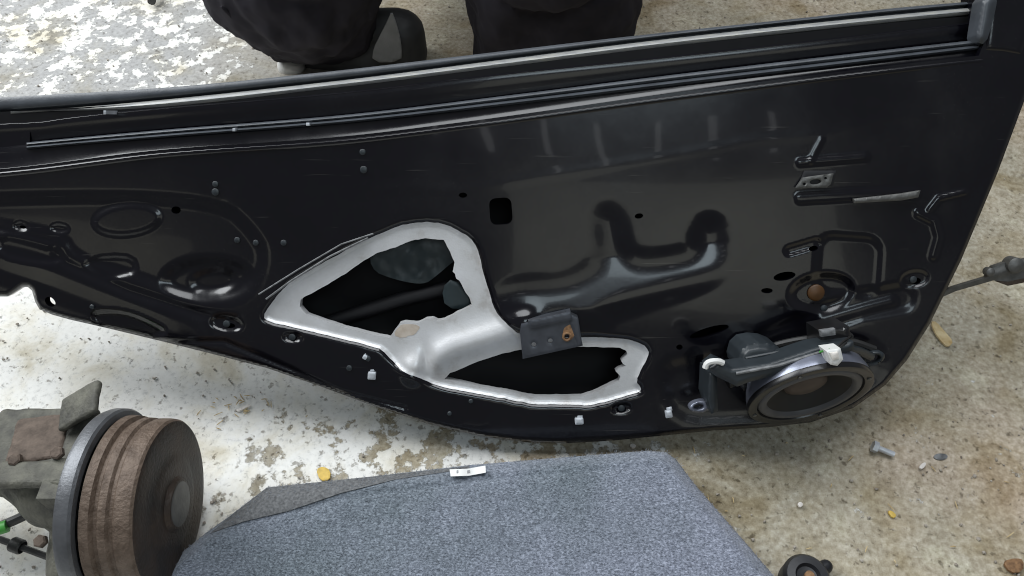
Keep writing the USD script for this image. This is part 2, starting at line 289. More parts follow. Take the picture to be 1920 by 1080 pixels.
def lathe(profile, center, axis, seg=64, jitter=0.0):
    """profile: (distance along axis, radius) pairs."""
    axis = np.asarray(axis, float) / np.linalg.norm(axis); u = np.cross(axis, [0.1, 0.3, 0.95]); u /= np.linalg.norm(u); w = np.cross(axis, u)
    a = np.linspace(0, 2 * np.pi, seg, endpoint=False); V = []
    for s, r in profile: V.append(center + axis * s + max(r, 1e-5) * (np.cos(a)[:, None] * u + np.sin(a)[:, None] * w))
    V = np.vstack(V); Fc = []
    for i in range(len(profile) - 1):
        for k in range(seg):
            p, q = i * seg + k, i * seg + (k + 1) % seg
            Fc += [[p, q, q + seg], [p, q + seg, p + seg]]
    t = trimesh.Trimesh(V, Fc, process=False)
    return t
def hulls(bones, edge=0.012, it=6):
    """bones: lists of (centre, radius); each is the hull of its spheres; union, refine, smooth."""
    S = None
    for b in bones:
        hs = m3.Manifold.batch_hull([m3.Manifold.sphere(r, 20).translate(tuple(map(float, c))) for c, r in b])
        S = hs if S is None else S + hs
    S = S.refine_to_length(edge); mm = S.to_mesh()
    t = trimesh.Trimesh(mm.vert_properties[:, :3], mm.tri_verts, process=True)
    trimesh.smoothing.filter_taubin(t, iterations=it)
    return t
def folds(t, amp, scale, seed):
    n = t.vertex_normals; k = meshkit.fbm(np.array(t.vertices) * scale, 3, seed) - 0.5
    return trimesh.Trimesh(np.array(t.vertices) + n * (k * 2 * amp)[:, None], t.faces, process=False)
def curve(*pts):
    a = np.array(pts, float); f = PchipInterpolator(a[:, 0], a[:, 1])
    def g(xx):
        xx = np.asarray(xx, float); m0 = (a[1, 1] - a[0, 1]) / (a[1, 0] - a[0, 0]); m1 = (a[-1, 1] - a[-2, 1]) / (a[-1, 0] - a[-2, 0])
        return np.where(xx < a[0, 0], a[0, 1] + m0 * (xx - a[0, 0]), np.where(xx > a[-1, 0], a[-1, 1] + m1 * (xx - a[-1, 0]), f(np.clip(xx, a[0, 0], a[-1, 0]))))
    return g
def loft(rows, x0, x1, n=90, closed=False):
    """rows: (curve of picture x, height above the door plane); a strip running along the door's belt."""
    xs = np.linspace(x0, x1, n); V = []
    for c, h in rows:
        V.append(P(xs, c(xs), np.broadcast_to(h(xs) if callable(h) else h, xs.shape)))
    m = len(V); V = np.vstack(V); Fc = []
    for j in range(m - 1 + closed):
        for i in range(n - 1):
            a, b, c, d = j * n + i, j * n + i + 1, ((j + 1) % m) * n + i + 1, ((j + 1) % m) * n + i
            Fc += [[a, c, b], [a, d, c]]
    if closed:
        for i, fl in ((0, 1), (n - 1, -1)):
            ring = [j * n + i for j in range(m)]
            for k in range(1, m - 1): Fc.append([ring[0], ring[k], ring[k + 1]][::fl])
    return trimesh.Trimesh(V, Fc, process=False)

# ------------------------------------------------------------------ floor
gx, gy = np.meshgrid(np.linspace(-4, 4, 161), np.linspace(-1.5, 6, 151))
gz = (meshkit.fbm(np.stack([gx * 3, gy * 3, gx * 0], -1), 3, 4) - 0.5) * 0.004 - 0.002
fv = np.stack([gx, gy, gz], -1).reshape(-1, 3); nx = 161; ii = (np.arange(150)[:, None] * nx + np.arange(160)).ravel()
ff = np.vstack([np.stack([ii, ii + 1, ii + nx + 1], 1), np.stack([ii, ii + nx + 1, ii + nx], 1)])
fl = usdkit.mesh(stage, '/World/floor', trimesh.Trimesh(fv, ff, process=False), M['floor'], smooth=True); keys(fl.GetPrim(), 'worn concrete workshop floor with flaking white paint', 'floor', None, 'structure')

# ------------------------------------------------------------------ the door
T0 = curve((-150, 193), (0, 183), (300, 165), (600, 136), (900, 101), (1200, 66), (1500, 34), (1700, 13), (1850, 1))
G1 = curve((-150, 218), (0, 208), (200, 193), (640, 147), (960, 106), (1280, 66), (1840, 9))
G2 = curve((-150, 224), (0, 213), (200, 209), (640, 166), (960, 126), (1280, 86), (1840, 27))
L2 = curve((-150, 236), (70, 230), (120, 223), (200, 214), (640, 175), (960, 138), (1280, 105), (1840, 42))
W1 = curve((-150, 288), (50, 267), (300, 244), (640, 216), (960, 178), (1280, 138), (1830, 75))
W2 = curve((-150, 300), (50, 279), (300, 258), (640, 231), (960, 196), (1280, 158), (1830, 93))
L1 = curve((-150, 336), (50, 318), (300, 287), (640, 262), (850, 237), (1280, 178), (1820, 112), (1900, 104))
shift = lambda c, d: (lambda xx: c(xx) + d)
mixc = lambda a, b, t: (lambda xx: a(xx) * (1 - t) + b(xx) * t)

xs = np.linspace(-110, 1835, 60)
contour = [(a, L1(a) - 6) for a in xs] + [(1862, 40), (1885, -60), (2010, -60), (1975, 40), (1918, 196), (1870, 325), (1802, 488), (1742, 610), (1700, 676), (1660, 722), (1600, 765),
    (1520, 792), (1440, 801), (1340, 807), (1250, 816), (1150, 826), (1060, 831), (985, 829), (900, 818), (800, 794), (700, 761), (600, 724), (500, 690), (400, 664),
    (300, 639), (200, 615), (130, 599), (98, 590), (74, 580), (66, 566), (60, 545), (52, 538), (42, 538), (28, 547), (14, 556), (-10, 556), (-110, 548)]
contour = np.array(contour)
W_OUT = [(492, 594), (508, 570), (527, 545), (545, 528), (574, 511), (636, 476), (690, 447), (747, 424), (775, 418), (802, 416), (828, 419), (851, 427), (880, 445), (895, 463), (902, 492),
    (909, 520), (917, 547), (925, 575), (935, 593), (955, 612), (975, 628), (1020, 634), (1095, 632), (1135, 633), (1180, 637), (1205, 645), (1217, 657), (1215, 669), (1203, 691), (1192, 715), (1203, 728),
    (1199, 735), (1175, 742), (1130, 755), (1098, 761), (1088, 759), (1040, 758), (1000, 758), (985, 755), (929, 744), (875, 735), (822, 724), (792, 711), (754, 697), (733, 674), (717, 656),
    (693, 648), (640, 635), (560, 616), (503, 603)]
HA = [(562, 575), (564, 563), (572, 556), (590, 547), (650, 512), (685, 487), (705, 475), (735, 466), (772, 451), (797, 447), (832, 450), (843, 471), (852, 492), (849, 509), (853, 513), (856, 522), (861, 526),
    (872, 547), (880, 557), (885, 572), (857, 587), (832, 600), (820, 601), (810, 597), (799, 598), (791, 603), (783, 606), (770, 605), (757, 604), (749, 607), (740, 620), (730, 634), (710, 630), (650, 615), (602, 600), (575, 590)]
HB = [(833, 711), (844, 700), (890, 680), (942, 663), (975, 656), (1030, 651), (1091, 650), (1163, 652), (1174, 658), (1176, 664), (1172, 669), (1165, 677), (1168, 682), (1174, 686), (1162, 691), (1155, 696), (1160, 702), (1163, 706), (1160, 714),
    (1136, 726), (1113, 737), (1090, 744), (1040, 745), (1000, 745), (951, 735), (901, 726), (853, 715)]
W_OUT = ragged(smooth_poly(W_OUT, 1), 1.2, 4, 3); HA = ragged(HA, 1.3, 4, 5); HB = ragged(HB, 1.0, 4, 6)

FEAT = []                                                            # (shape, height in metres, slope width in pixels)
def emb(shape, h, slope): FEAT.append((Polygon(shape) if not hasattr(shape, 'geom_type') else shape, h, slope))
def groove(line, w, h, slope): emb(LineString(smooth_poly(line, 0)).buffer(w), h, slope)
perim = Polygon(contour).buffer(0)
emb(smooth_poly([(0, 372), (260, 368), (420, 385), (470, 430), (500, 480), (468, 560), (380, 568), (250, 520), (140, 488), (110, 440), (-60, 420), (-60, 378)]), -0.005, 34)
groove([(-60, 415), (95, 452), (125, 492), (240, 545), (380, 588), (440, 600)], 7, -0.0025, 20)
emb(smooth_poly([(-60, 462), (60, 480), (180, 530), (300, 575), (390, 612), (380, 655), (300, 632), (120, 560), (-60, 500)]), 0.0025, 30)
emb(ellipse(388, 522, 78, 34, -4), -0.0055, 34)
emb(ellipse(400, 526, 40, 19, -4), -0.004, 20)
emb(smooth_poly([(152, 492), (205, 480), (250, 484), (258, 510), (205, 524), (180, 512)], 1), -0.003, 14)
emb(ellipse(238, 412, 62, 28, -6), 0.003, 14)
emb(smooth_poly([(165, 585), (230, 582), (300, 612), (312, 626), (270, 640), (190, 618)], 2), -0.005, 14)
emb(smooth_poly([(0, 440), (60, 455), (110, 470), (118, 492), (60, 492), (0, 478)], 1), -0.0025, 16)
emb(ellipse(40, 425, 14, 7, 10), -0.003, 8); emb(ellipse(112, 428, 16, 7, 6), -0.0025, 8)
emb(ellipse(425, 607, 30, 13, 8), -0.004, 9); emb(ellipse(548, 632, 17, 9, 6), -0.004, 7); emb(ellipse(1165, 765, 18, 9, -6), -0.005, 6)
# lower left shelf and the flange round the rim
groove([(300, 640), (420, 640), (540, 690), (640, 735), (760, 765)], 3, -0.003, 10)
# belt step and the wavy pressed line under it
groove([(430, 372), (600, 362), (760, 350), (860, 358), (905, 352), (1010, 332), (1300, 285), (1420, 262), (1500, 255), (1560, 250), (1650, 222), (1740, 218), (1800, 200)], 6, 0.0003, 24)
# pressed swage behind the bracket
sw = Polygon(smooth_poly([(950, 560), (985, 545), (1060, 548), (1120, 512), (1135, 470), (1128, 410), (1150, 405), (1165, 470), (1200, 500), (1285, 490), (1310, 470), (1316, 425), (1345, 425), (1350, 480), (1330, 510),
    (1220, 545), (1130, 575), (1120, 602), (1085, 600), (1060, 590), (1000, 600), (965, 610), (945, 590)], 2)).buffer(9)
emb(smooth_poly([(1000, 330), (1250, 290), (1480, 270), (1500, 360), (1480, 470), (1380, 540), (1260, 590), (1240, 420), (1050, 380)]), 0.0001, 80)
# right hand side: latch end
emb(rrect(1590, 497, 118, 108, 4, 28), -0.004, 20)
emb(ellipse(1540, 548, 58, 32, -8), -0.007, 20)
groove([(1440, 640), (1530, 602), (1610, 572), (1690, 558)], 24, -0.005, 24)
groove([(1545, 602), (1620, 580), (1672, 566)], 9, 0.003, 14)
emb(ellipse(1714, 523, 26, 15, -10), -0.0035, 8)
groove([(1500, 372), (1600, 366), (1715, 362)], 9, 0.0025, 11)
groove([(1742, 395), (1760, 372), (1810, 360)], 4, 0.003, 10)
groove([(1722, 400), (1752, 415), (1760, 445), (1750, 480)], 6, 0.003, 12)
groove([(1500, 305), (1560, 300), (1622, 295)], 6, 0.0025, 11)
groove([(1540, 262), (1520, 300)], 4, 0.0015, 9)
groove([(1480, 470), (1530, 455)], 8, -0.003, 9)
emb(smooth_poly([(1235, 690), (1300, 670), (1420, 655), (1500, 640), (1640, 640), (1660, 700), (1560, 770), (1400, 790), (1260, 790)]), -0.006, 44)
emb(smooth_poly([(1700, 120), (1830, 90), (1960, 40), (1900, 220), (1840, 350), (1780, 420), (1760, 300), (1790, 200)]), 0.0008, 60)
WOUTP = Polygon(W_OUT).buffer(0)
br = LineString([(775, 692), (850, 652), (985, 612)])
def panel_h(q, white=False):
    h = np.zeros(len(q))
    for shp, hh, s in FEAT: h += hh * sst(0.5 - sd(shp, q) / s)
    h -= 0.004 * (1 - sst(sd(perim, q) / -7.0)) * (q[:, 1] > L1(q[:, 0]) + 40)               # the rim rolls away to the hem
    h -= 0.008 * sst(0.5 - sd(WOUTP, q) / 18)                                                # dished surround of the openings
    h += 0.0125 * np.exp(-(sd(br, q) / 26.0) ** 2)                                            # round bar pressed between the two openings
    h -= 0.010 * np.exp(-(((q[:, 0] - 800) / 13) ** 2 + ((q[:, 1] - 676) / 26) ** 2))
    h += (meshkit.fbm(np.c_[q * 0.006, np.zeros(len(q))], 2, 9) - 0.5) * 0.0007
    ms = sst(0.5 - sd(sw, q) / 64.0)
    h += ms * (-0.001 + 0.000135 * np.clip(q[:, 1] - (520 - 0.14 * (q[:, 0] - 1150)), -40, 50))
    h += 0.0025 * np.sin(q[:, 0] / 260.0) * np.cos(q[:, 1] / 180.0 + 0.6)
    return h
cut = [rrect(939, 396, 42, 50, -4, 12), ellipse(1198, 405, 8, 5, -10, 12), ellipse(1330, 622, 38, 8.5, -16, 20), ellipse(1471, 518, 21, 8, -10, 16), ellipse(1274, 651, 6, 5, 0, 12),
       ellipse(1525, 466, 9, 5, -10, 12), ellipse(1438, 545, 11, 5, 0, 12), ellipse(868, 366, 8, 5, 0, 12), ellipse(330, 394, 9, 7, 0, 12), ellipse(1165, 766, 8, 4, -6, 12),
       ellipse(430, 610, 11, 5, 8, 12), ellipse(550, 633, 7, 4, 6, 12), ellipse(1718, 527, 9, 6, -10, 12), ellipse(94, 566, 11, 8, 40, 14), ellipse(43, 426, 6, 3, 10, 10)]
holesAB = [np.array(Polygon(hh).buffer(4).exterior.coords)[:-1] for hh in (HA, HB)]
door = thing('car_door', 'large gloss black car door leaning back, inner trim removed, white painted rim round two holes', 'car door', at=(0, float(D0[1]), 0))
inner_panel = part(door, 'inner_panel', sheet(contour, holesAB + cut, panel_h, 3.4, 0.012), 'black', 50)
part(door, 'opening_rim', sheet(W_OUT, [HA, HB], lambda q: panel_h(q) + 0.0010, 3.0, 0.013), 'white', 50, label='white painted surround of the two ragged openings')
# outer skin behind
def skin_h(q): return -0.036 - 0.050 * sst(sd(perim, q) / -170.0)
skc = np.array(Polygon([(a, T0(a) + 24) for a in np.linspace(-108, 1830, 40)] + [tuple(c) for c in contour[60:]]).buffer(0).buffer(-3).exterior.coords)[:-1]
notch = ellipse(94, 566, 13, 9, 40, 14)
part(door, 'outer_skin', sheet(skc, [notch], skin_h, 12, 0.001, back=True), 'skin', 40)
rimw = np.array(perim.buffer(-1).exterior.coords)[:-1]; rimw = dense(rimw, 8)
v1 = P(rimw[:, 0], rimw[:, 1], panel_h(rimw) - 0.004); v2 = P(rimw[:, 0], rimw[:, 1], skin_h(rimw) - 0.0); n_ = len(rimw); i_ = np.arange(n_); j_ = (i_ + 1) % n_
part(door, 'hem_edge', trimesh.Trimesh(np.vstack([v1, v2]), np.vstack([np.stack([i_, i_ + n_, j_ + n_], 1), np.stack([i_, j_ + n_, j_], 1)]), process=False), 'black', 40)
# seen through the upper opening
part(door, 'bare_patch', sheet(ragged(smooth_poly([(745, 616), (756, 607), (785, 608), (790, 618), (770, 632), (748, 634), (738, 630)], 2), 3, 3, 31), [], lambda q: panel_h(q) + 0.0013, 3, 0.0002), 'tan', 50, label='tan bare patch on the rim between the openings')
part(door, 'damping_sheet', sheet(smooth_poly([(690, 505), (700, 440), (860, 425), (880, 470), (850, 490), (815, 520), (795, 534), (745, 526)], 2), [], lambda q: -0.048 + 0.010 * (meshkit.fbm(np.c_[q * 0.03, q[:, :1] * 0], 3, 2) - 0.5), 5, 0.004), 'teal', 40)
part(door, 'impact_beam', tube([P(500, 640, -0.062), P(760, 560, -0.062), P(1000, 500, -0.062)], 0.011, 12), 'inside')
part(door, 'inner_bracket', slab(smooth_poly([(828, 540), (850, 520), (885, 560), (885, 580), (835, 578)], 1), -0.03, 0.003), 'teal')

# belt line: strips and seals along the window slot
XR = 1842
part(door, 'outer_belt_moulding', loft([(shift(T0, 24), -0.052), (shift(T0, 1), -0.047), (T0, -0.043), (shift(T0, 3), -0.0405), (mixc(T0, G1, 0.5), -0.039), (shift(G1, -3), -0.040), (shift(G1, -1), -0.045), (shift(G1, 6), -0.056)], -115, 1858, closed=False), 'rubber_grey', 40)
part(door, 'glass_channel_strip', loft([(shift(G1, 3), -0.052), (shift(G1, 4), -0.040), (shift(G1, 7), -0.036), (mixc(G1, G2, 0.55), -0.0345), (shift(G2, -3), -0.036), (shift(G2, 0), -0.042), (shift(G2, 2), -0.058)], 20, XR), 'strip', 40, label='pale scuffed strip along the window slot')
part(door, 'slot_floor', loft([(shift(T0, 14), -0.060), (shift(L2, 6), -0.062)], -115, XR, 60), 'inside')
part(door, 'slot_lip', loft([(shift(L2, -6), -0.064), (shift(L2, -2), -0.030), (shift(L2, 0), -0.0285), (shift(L2, 2), -0.029), (shift(L2, 9), -0.0275), (mixc(L2, W1, 0.55), -0.0300), (shift(W1, 3), -0.0325)], -115, XR), 'black', 50)
part(door, 'inner_weatherstrip', loft([(shift(W1, 1), -0.024), (shift(W1, 0), -0.012), (shift(W1, 2), -0.0085), (mixc(W1, W2, 0.28), -0.0078), (mixc(W1, W2, 0.45), -0.0095), (mixc(W1, W2, 0.52), -0.0125), (mixc(W1, W2, 0.58), -0.009), (mixc(W1, W2, 0.8), -0.0055), (shift(W2, -1), -0.0075), (shift(W2, 1), -0.014)], 50, 1835), 'rubber_grey', 40)
part(door, 'belt_rail', loft([(shift(W2, -4), -0.013), (mixc(W2, L1, 0.3), -0.010), (shift(L1, -7), -0.0085), (shift(L1, -2), -0.0035), (shift(L1, 0), 0.0010), (shift(L1, 2), 0.0022), (shift(L1, 5), 0.0022), (shift(L1, 9), 0.0005)], -115, XR), 'black', 50)
part(door, 'belt_end', loft([(shift(L2, 2), -0.029), (shift(W1, 4), -0.0285), (shift(W2, -2), -0.0135)], -115, 56, 14), 'black', 50)
# pillar of the window frame, top right
part(door, 'window_pillar', slab([(1848, -70), (1836, 60), (1830, 108), (1880, 112), (1925, 120), (1968, 0), (1985, -70)], 0.004, 0.05, 0.012, 30), 'black', 50)
part(door, 'pillar_seal', slab(smooth_poly([(1842, -10), (1872, -10), (1862, 40), (1848, 84), (1828, 78), (1834, 40)], 1), 0.010, 0.02, 0.006, 14), 'rubber_grey', 40, label='worn grey rubber seal at the foot of the window pillar')

# small fittings
brk = [(975, 624), (977, 608), (1000, 601), (1062, 590), (1080, 598), (1088, 628), (1093, 648), (980, 673)]
bh = [ellipse(1001, 646, 4.5, 4.5, 0, 10), ellipse(1032, 639, 4.5, 4.5, 0, 10), ellipse(1063, 631, 5, 5, 0, 10)]
bracket = part(door, 'mounting_bracket', slab(brk, 0.022, 0.003, 0.0008, 3, bh, 3), 'brktdark', 30, label='dark steel bracket with a rusty hole hanging over the lower opening')
part(bracket, 'flange', cat_([slab([(990, 602), (1070, 584), (1074, 600), (994, 616)], 0.026, 0.02, 0.001, 3, (), 3), slab([(1060, 584), (1084, 596), (1092, 646), (1084, 648)], 0.0235, 0.018, 0.001, 3, (), 3)]), 'brktdark', 30)
part(bracket, 'rusty_eyelet', lathe([(0, .0065), (.002, .0065), (.0028, .0050), (.002, .0036), (-.004, .0034)], P(1063, 631, 0.022), DN, 20), 'rust', 40)
part(bracket, 'rust_stain', slab(ragged(smooth_poly([(1056, 616), (1072, 608), (1080, 622), (1076, 634), (1068, 639), (1054, 634)], 1), 2.5, 3, 14), 0.0225, 0.001, 0.0003, 6, [ellipse(1063, 631, 5, 5, 0, 10)], 3), 'rust', 40)
for (cx, cy, w, h, a) in ((1086, 790, 16, 12, -4), (697, 705, 15, 14, 4), (1254, 777, 13, 13, -8), (684, 670, 8, 8, 30)):
    part(door, 'trim_clip', cat_([slab(rrect(cx, cy, w, h, a, 2), 0.004, 0.010, 0.001, 3, (), 2.5), slab(rrect(cx + 1, cy - h * 0.75, w * 0.8, h * 0.5, a, 1), 0.000, 0.012, 0.001, 2, (), 2.5)]), 'zinc', 30)
lp = part(door, 'latch_plate', slab([(1493, 352), (1506, 333), (1563, 325), (1558, 345), (1550, 352)], 0.008, 0.004, 0.001, 3, [ellipse(1529, 341, 11, 5, -6, 14), ellipse(1508, 345, 3, 2.5, 0, 8), ellipse(1548, 334, 3, 2.5, 0, 8)], 3), 'dullsteel', 30, label='small grey metal plate with three holes near the top right of the door')
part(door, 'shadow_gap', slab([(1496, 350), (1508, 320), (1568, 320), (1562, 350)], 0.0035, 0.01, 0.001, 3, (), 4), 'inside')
part(door, 'handle_rod', slab([(1600, 373), (1690, 363), (1726, 357), (1722, 370), (1690, 376), (1602, 381)], 0.009, 0.004, 0.0015, 3, (), 3), 'dullsteel', 35)
part(door, 'amber_plug', lathe([(-.004, .0115), (.001, .0115), (.003, .009), (.0035, 0)], P(1530, 549, float(panel_h(np.array([[1530., 549.]]))[0]) + 0.0015), DN, 22), 'amber', 40, label='amber round plug in a dark recess')
for cx, cy, r in ((404, 345, 5), (404, 360, 6), (680, 285, 5), (682, 318, 6), (655, 690, 5), (690, 672, 5), (883, 752, 4), (843, 775, 4), (1712, 524, 6), (425, 607, 6), (548, 632, 6), (445, 450, 5), (480, 455, 5), (532, 455, 5), (1165, 765, 6), (1545, 578, 6), (173, 575, 4)):
    hb = float(panel_h(np.array([[cx, cy]], float))[0])
    part(door, 'screw', lathe([(-.004, r * .0008), (.0012, r * .0008), (.002, r * .0006), (.0022, 0)], P(cx, cy, hb + 0.0005), DN, 14), 'mount', 40)
for ax, ay, bx, by in ((436, 240, 441, 246), (574, 230, 580, 236), (194, 207, 199, 214)):
    part(door, 'seal_clip', slab([(ax, ay), (bx, ay), (bx, by), (ax, by)], 0.0, 0.03, 0.0005, 2, (), 2), 'zinc', 30)
part(door, 'masking_ridge', tube([P(485, 552, 0.002), P(560, 505, 0.003), P(640, 458, 0.003), P(700, 438, 0.002)], 0.0011, 6), 'wear')
part(door, 'masking_ridge', tube([P(499, 561, 0.001), P(545, 527, 0.002), P(620, 480, 0.003), P(690, 446, 0.002)], 0.0014, 6), 'wear')
part(door, 'wiring_loom', tube([P(1640, 655, 0.02), P(1600, 640, 0.022), P(1540, 632, 0.02), P(1480, 640, 0.012), P(1430, 655, 0.0)], 0.005, 8, smooth_it=2), 'cable')
# check strap at the hinge edge
st = part(door, 'check_strap', sheet([(1740, 556), (1790, 538), (1850, 520), (1862, 500), (1885, 492), (1960, 480), (1965, 512), (1890, 528), (1862, 526), (1792, 546), (1742, 568)], [], lambda q: -0.030 + 0.003 * sst(1 - abs(q[:, 1] - (548 - (q[:, 0] - 1760) * .32)) / 14), 3, 0.008, back=True), 'dullsteel', 35, label='grey steel check strap arm sticking out of the door edge')
part(st, 'rivet', lathe([(-.012, .011), (.004, .011), (.0065, .008), (.0075, 0)], P(1902, 497, -0.026), DN, 22), 'dullsteel', 40)
part(st, 'roller', lathe([(-.004, .006), (.006, .006), (.008, .004), (.0085, 0)], P(1853, 509, -0.028), DN, 16), 'dullsteel', 40)
part(st, 'side_plate', slab([(1868, 528), (1895, 517), (1965, 504), (1968, 520), (1890, 536)], -0.034, 0.004), 'flake', 35)

# ------------------------------------------------------------------ speaker hanging on the door
sc = P(1518, 740, 0.058); vd = (CAM - sc) / np.linalg.norm(CAM - sc)
ru = RT - vd * (RT @ vd); ru /= np.linalg.norm(ru); rv = np.cross(vd, ru)
ang = math.radians(21); ax = math.cos(ang) * (0.30 * ru - 0.954 * rv) + math.sin(ang) * vd; ax /= np.linalg.norm(ax)
R = 108 * pxscale(sc)
spk = thing('speaker', 'round black car speaker in a dark mount at the lower right of the door', 'speaker', at=sc)
part(spk, 'basket', lathe([(-.034, R * .45), (-.033, R * .86), (-.030, R * .92), (-.012, R * .985), (-.003, R * .995), (0, R * .985)], sc, ax, 72), 'basket', 40)
part(spk, 'magnet', lathe([(-.050, 0), (-.050, R * .5), (-.047, R * .53), (-.033, R * .53), (-.033, R * .45)], sc, ax, 40), 'brktdark', 40)
part(spk, 'rim', lathe([(-.004, R * 1.0), (0.0, R * 1.01), (.0035, R * 1.0), (.0045, R * .95), (.003, R * .86), (-.001, R * .84)], sc, ax, 72), 'gasket', 40)
part(spk, 'surround', lathe([(-.002, R * .85), (.002, R * .82), (.004, R * .765), (.0025, R * .71), (-.003, R * .68)], sc, ax, 64), 'surround', 50)
part(spk, 'cone', lathe([(-.002, R * .69), (-.012, R * .55), (-.022, R * .40), (-.026, R * .33)], sc, ax, 64), 'cone', 50)
part(spk, 'dust_cap', lathe([(-.020, R * .37), (-.014, R * .34), (-.010, R * .24), (-.008, R * .1), (-.0078, 0)], sc, ax, 48), 'cap', 50)
mt = part(spk, 'mounting_frame', slab([(1328, 692), (1345, 678), (1372, 690), (1440, 680), (1530, 650), (1600, 640), (1602, 655), (1556, 676), (1470, 700), (1405, 716), (1382, 725), (1340, 704)], 0.098, 0.035, 0.004, 8, (), 4), 'mount', 40)
part(mt, 'upper_web', slab(smooth_poly([(1378, 690), (1390, 648), (1432, 640), (1470, 655), (1450, 682), (1400, 694)], 1), 0.066, 0.05, 0.01, 18), 'mount', 45)
part(mt, 'rib', tube([P(1398, 672, 0.066), P(1440, 664, 0.068), P(1470, 658, 0.066)], 0.0025, 8), 'mount')
part(mt, 'rib', tube([P(1380, 700, 0.098), P(1460, 685, 0.099), P(1540, 660, 0.098)], 0.0022, 8), 'wear')
part(mt, 'leg', slab([(1329, 700), (1344, 700), (1346, 770), (1334, 776), (1326, 752)], 0.060, 0.05, 0.003, 6), 'mount', 40)
part(mt, 'lug', slab(ellipse(1314, 763, 22, 11, -8, 24), 0.033, 0.010, 0.003, 5, [ellipse(1310, 763, 9, 5, -8, 14)], 3), 'basket', 40)
part(mt, 'lug', slab(ellipse(1638, 672, 22, 13, -18, 24), 0.032, 0.008, 0.003, 4, [ellipse(1638, 674, 13, 7.5, -18, 16)], 3), 'mount', 40)
part(mt, 'arm', tube([P(1575, 656, 0.085), P(1602, 654, 0.070), P(1632, 668, 0.034)], 0.006, 10, smooth_it=2), 'mount')
part(mt, 'clip', slab([(1382, 715), (1402, 708), (1412, 722), (1395, 733)], 0.045, 0.02, 0.003, 5), 'gasket', 40)
part(mt, 'clip', slab([(1362, 712), (1378, 708), (1384, 722), (1368, 728)], 0.04, 0.02, 0.003, 5), 'gasket', 40)
part(spk, 'washer', tube([P(1322, 690, 0.099), P(1325, 681, 0.1), P(1335, 677, 0.101), P(1348, 677, 0.1), P(1356, 681, 0.099)], 0.0038, 8, smooth_it=1), 'whitepl', label='cream coloured washer on the speaker mount')
cn = part(spk, 'connector', slab([(1547, 657), (1576, 653), (1581, 674), (1570, 686), (1558, 684)], 0.128, 0.022, 0.002, 4, (), 3), 'whitepl', 35, label='white plug connector on the speaker')
part(cn, 'terminal', slab([(1556, 662), (1571, 660), (1574, 672), (1562, 676)], 0.1305, 0.006, 0.001, 3, (), 3), 'chip')
part(spk, 'terminal_tag', slab([(1538, 620), (1566, 616), (1567, 628), (1540, 632)], 0.086, 0.006, 0.001, 3, (), 3), 'wear', 35, label='pale scuffed terminal tag above the white connector')
part(spk, 'terminal_block', slab([(1538, 622), (1592, 612), (1598, 652), (1540, 657)], 0.074, 0.05, 0.003, 5), 'gasket')
part(spk, 'green_seal', tube([P(1537, 660, 0.112), P(1556, 655, 0.122)], 0.0016, 6), 'green')

for k in range(4):
    a_ = k * math.pi / 2 + .5; uu = np.cross(ax, [0, 0, 1.]); uu /= np.linalg.norm(uu); ww = np.cross(ax, uu)
    part(spk, 'rim_screw', lathe([(.003, .0032), (.0052, .0030), (.006, .0015), (.0058, 0)], sc + R * .925 * (uu * math.cos(a_) + ww * math.sin(a_)), ax, 12), 'dullsteel', 40)
for a_, b_ in ((0, 0), (4, 3)):
    part(spk, 'wire', tube([P(1560 + a_, 660, .115), P(1580 + a_, 640 + b_, .10), P(1600 + a_, 628 + b_, .06), P(1575 + a_, 612 + b_, .03), P(1530, 612 + b_, .012)], 0.0014, 6, smooth_it=3), 'cable')

# ------------------------------------------------------------------ drum brake and axle, lower left
R2 = 0.104
dc = PF(322, 945, R2 + 0.02); ax2 = np.array([1., 0, 0.0])
axl = thing('rear_axle', 'rusty brake drum on a dirty grey axle end lying on the floor', 'brake drum', at=dc)
drum = part(axl, 'drum', lathe([(0.0, R2 * .965), (-.003, R2 * .99), (-.010, R2 * 1.0), (-.020, R2 * 1.0), (-.0225, R2 * .975), (-.026, R2 * .975), (-.029, R2 * 1.005), (-.037, R2 * 1.01), (-.0395, R2 * .98), (-.043, R2 * .98), (-.046, R2 * 1.03), (-.056, R2 * 1.04), (-.058, R2 * 1.0)], dc, ax2, 96), 'drum', 30)
part(drum, 'drum_face', lathe([(0.0, R2 * .966), (.0015, R2 * .93), (.0025, R2 * .8), (.0015, R2 * .62), (.003, R2 * .55), (.005, R2 * .5), (.0055, R2 * .30), (.005, 0)], dc, ax2, 80), 'drumface', 40)
part(drum, 'hub_boss', lathe([(.004, R2 * .34), (.007, R2 * .31), (.0105, R2 * .285), (.011, R2 * .26)], dc, ax2, 40), 'drumface', 40)
part(drum, 'hub_cap', lathe([(.0107, R2 * .265), (.0118, R2 * .25), (.012, 0)], dc, ax2, 40), 'dullsteel', 40, label='plain grey hub cap')
part(axl, 'backing_plate', lathe([(-.060, R2 * 1.02), (-.061, R2 * 1.09), (-.064, R2 * 1.115), (-.074, R2 * 1.12), (-.080, R2 * 1.10), (-.084, R2 * 1.0), (-.086, R2 * .6), (-.090, 0)], dc, ax2, 96), 'plate', 35)
a0 = dc + np.array([-.085, 0.0, 0.0])
part(axl, 'axle_tube', folds(hulls([[(a0 + [0.0, .01, .0], .055), (a0 + [-.06, .02, .0], .05)], [(a0 + [-.05, .02, 0], .05), (a0 + [-.12, .045, .005], .036)], [(a0 + [-.12, .045, .005], .036), (a0 + [-.95, .05, .01], .034)],
    [(a0 + [-.02, .0, -.03], .05), (a0 + [-.03, -.07, -.04], .03), (a0 + [-.01, -.10, -.06], .02)]], 0.008, 5), 0.003, 30, 3), 'cast', 60)
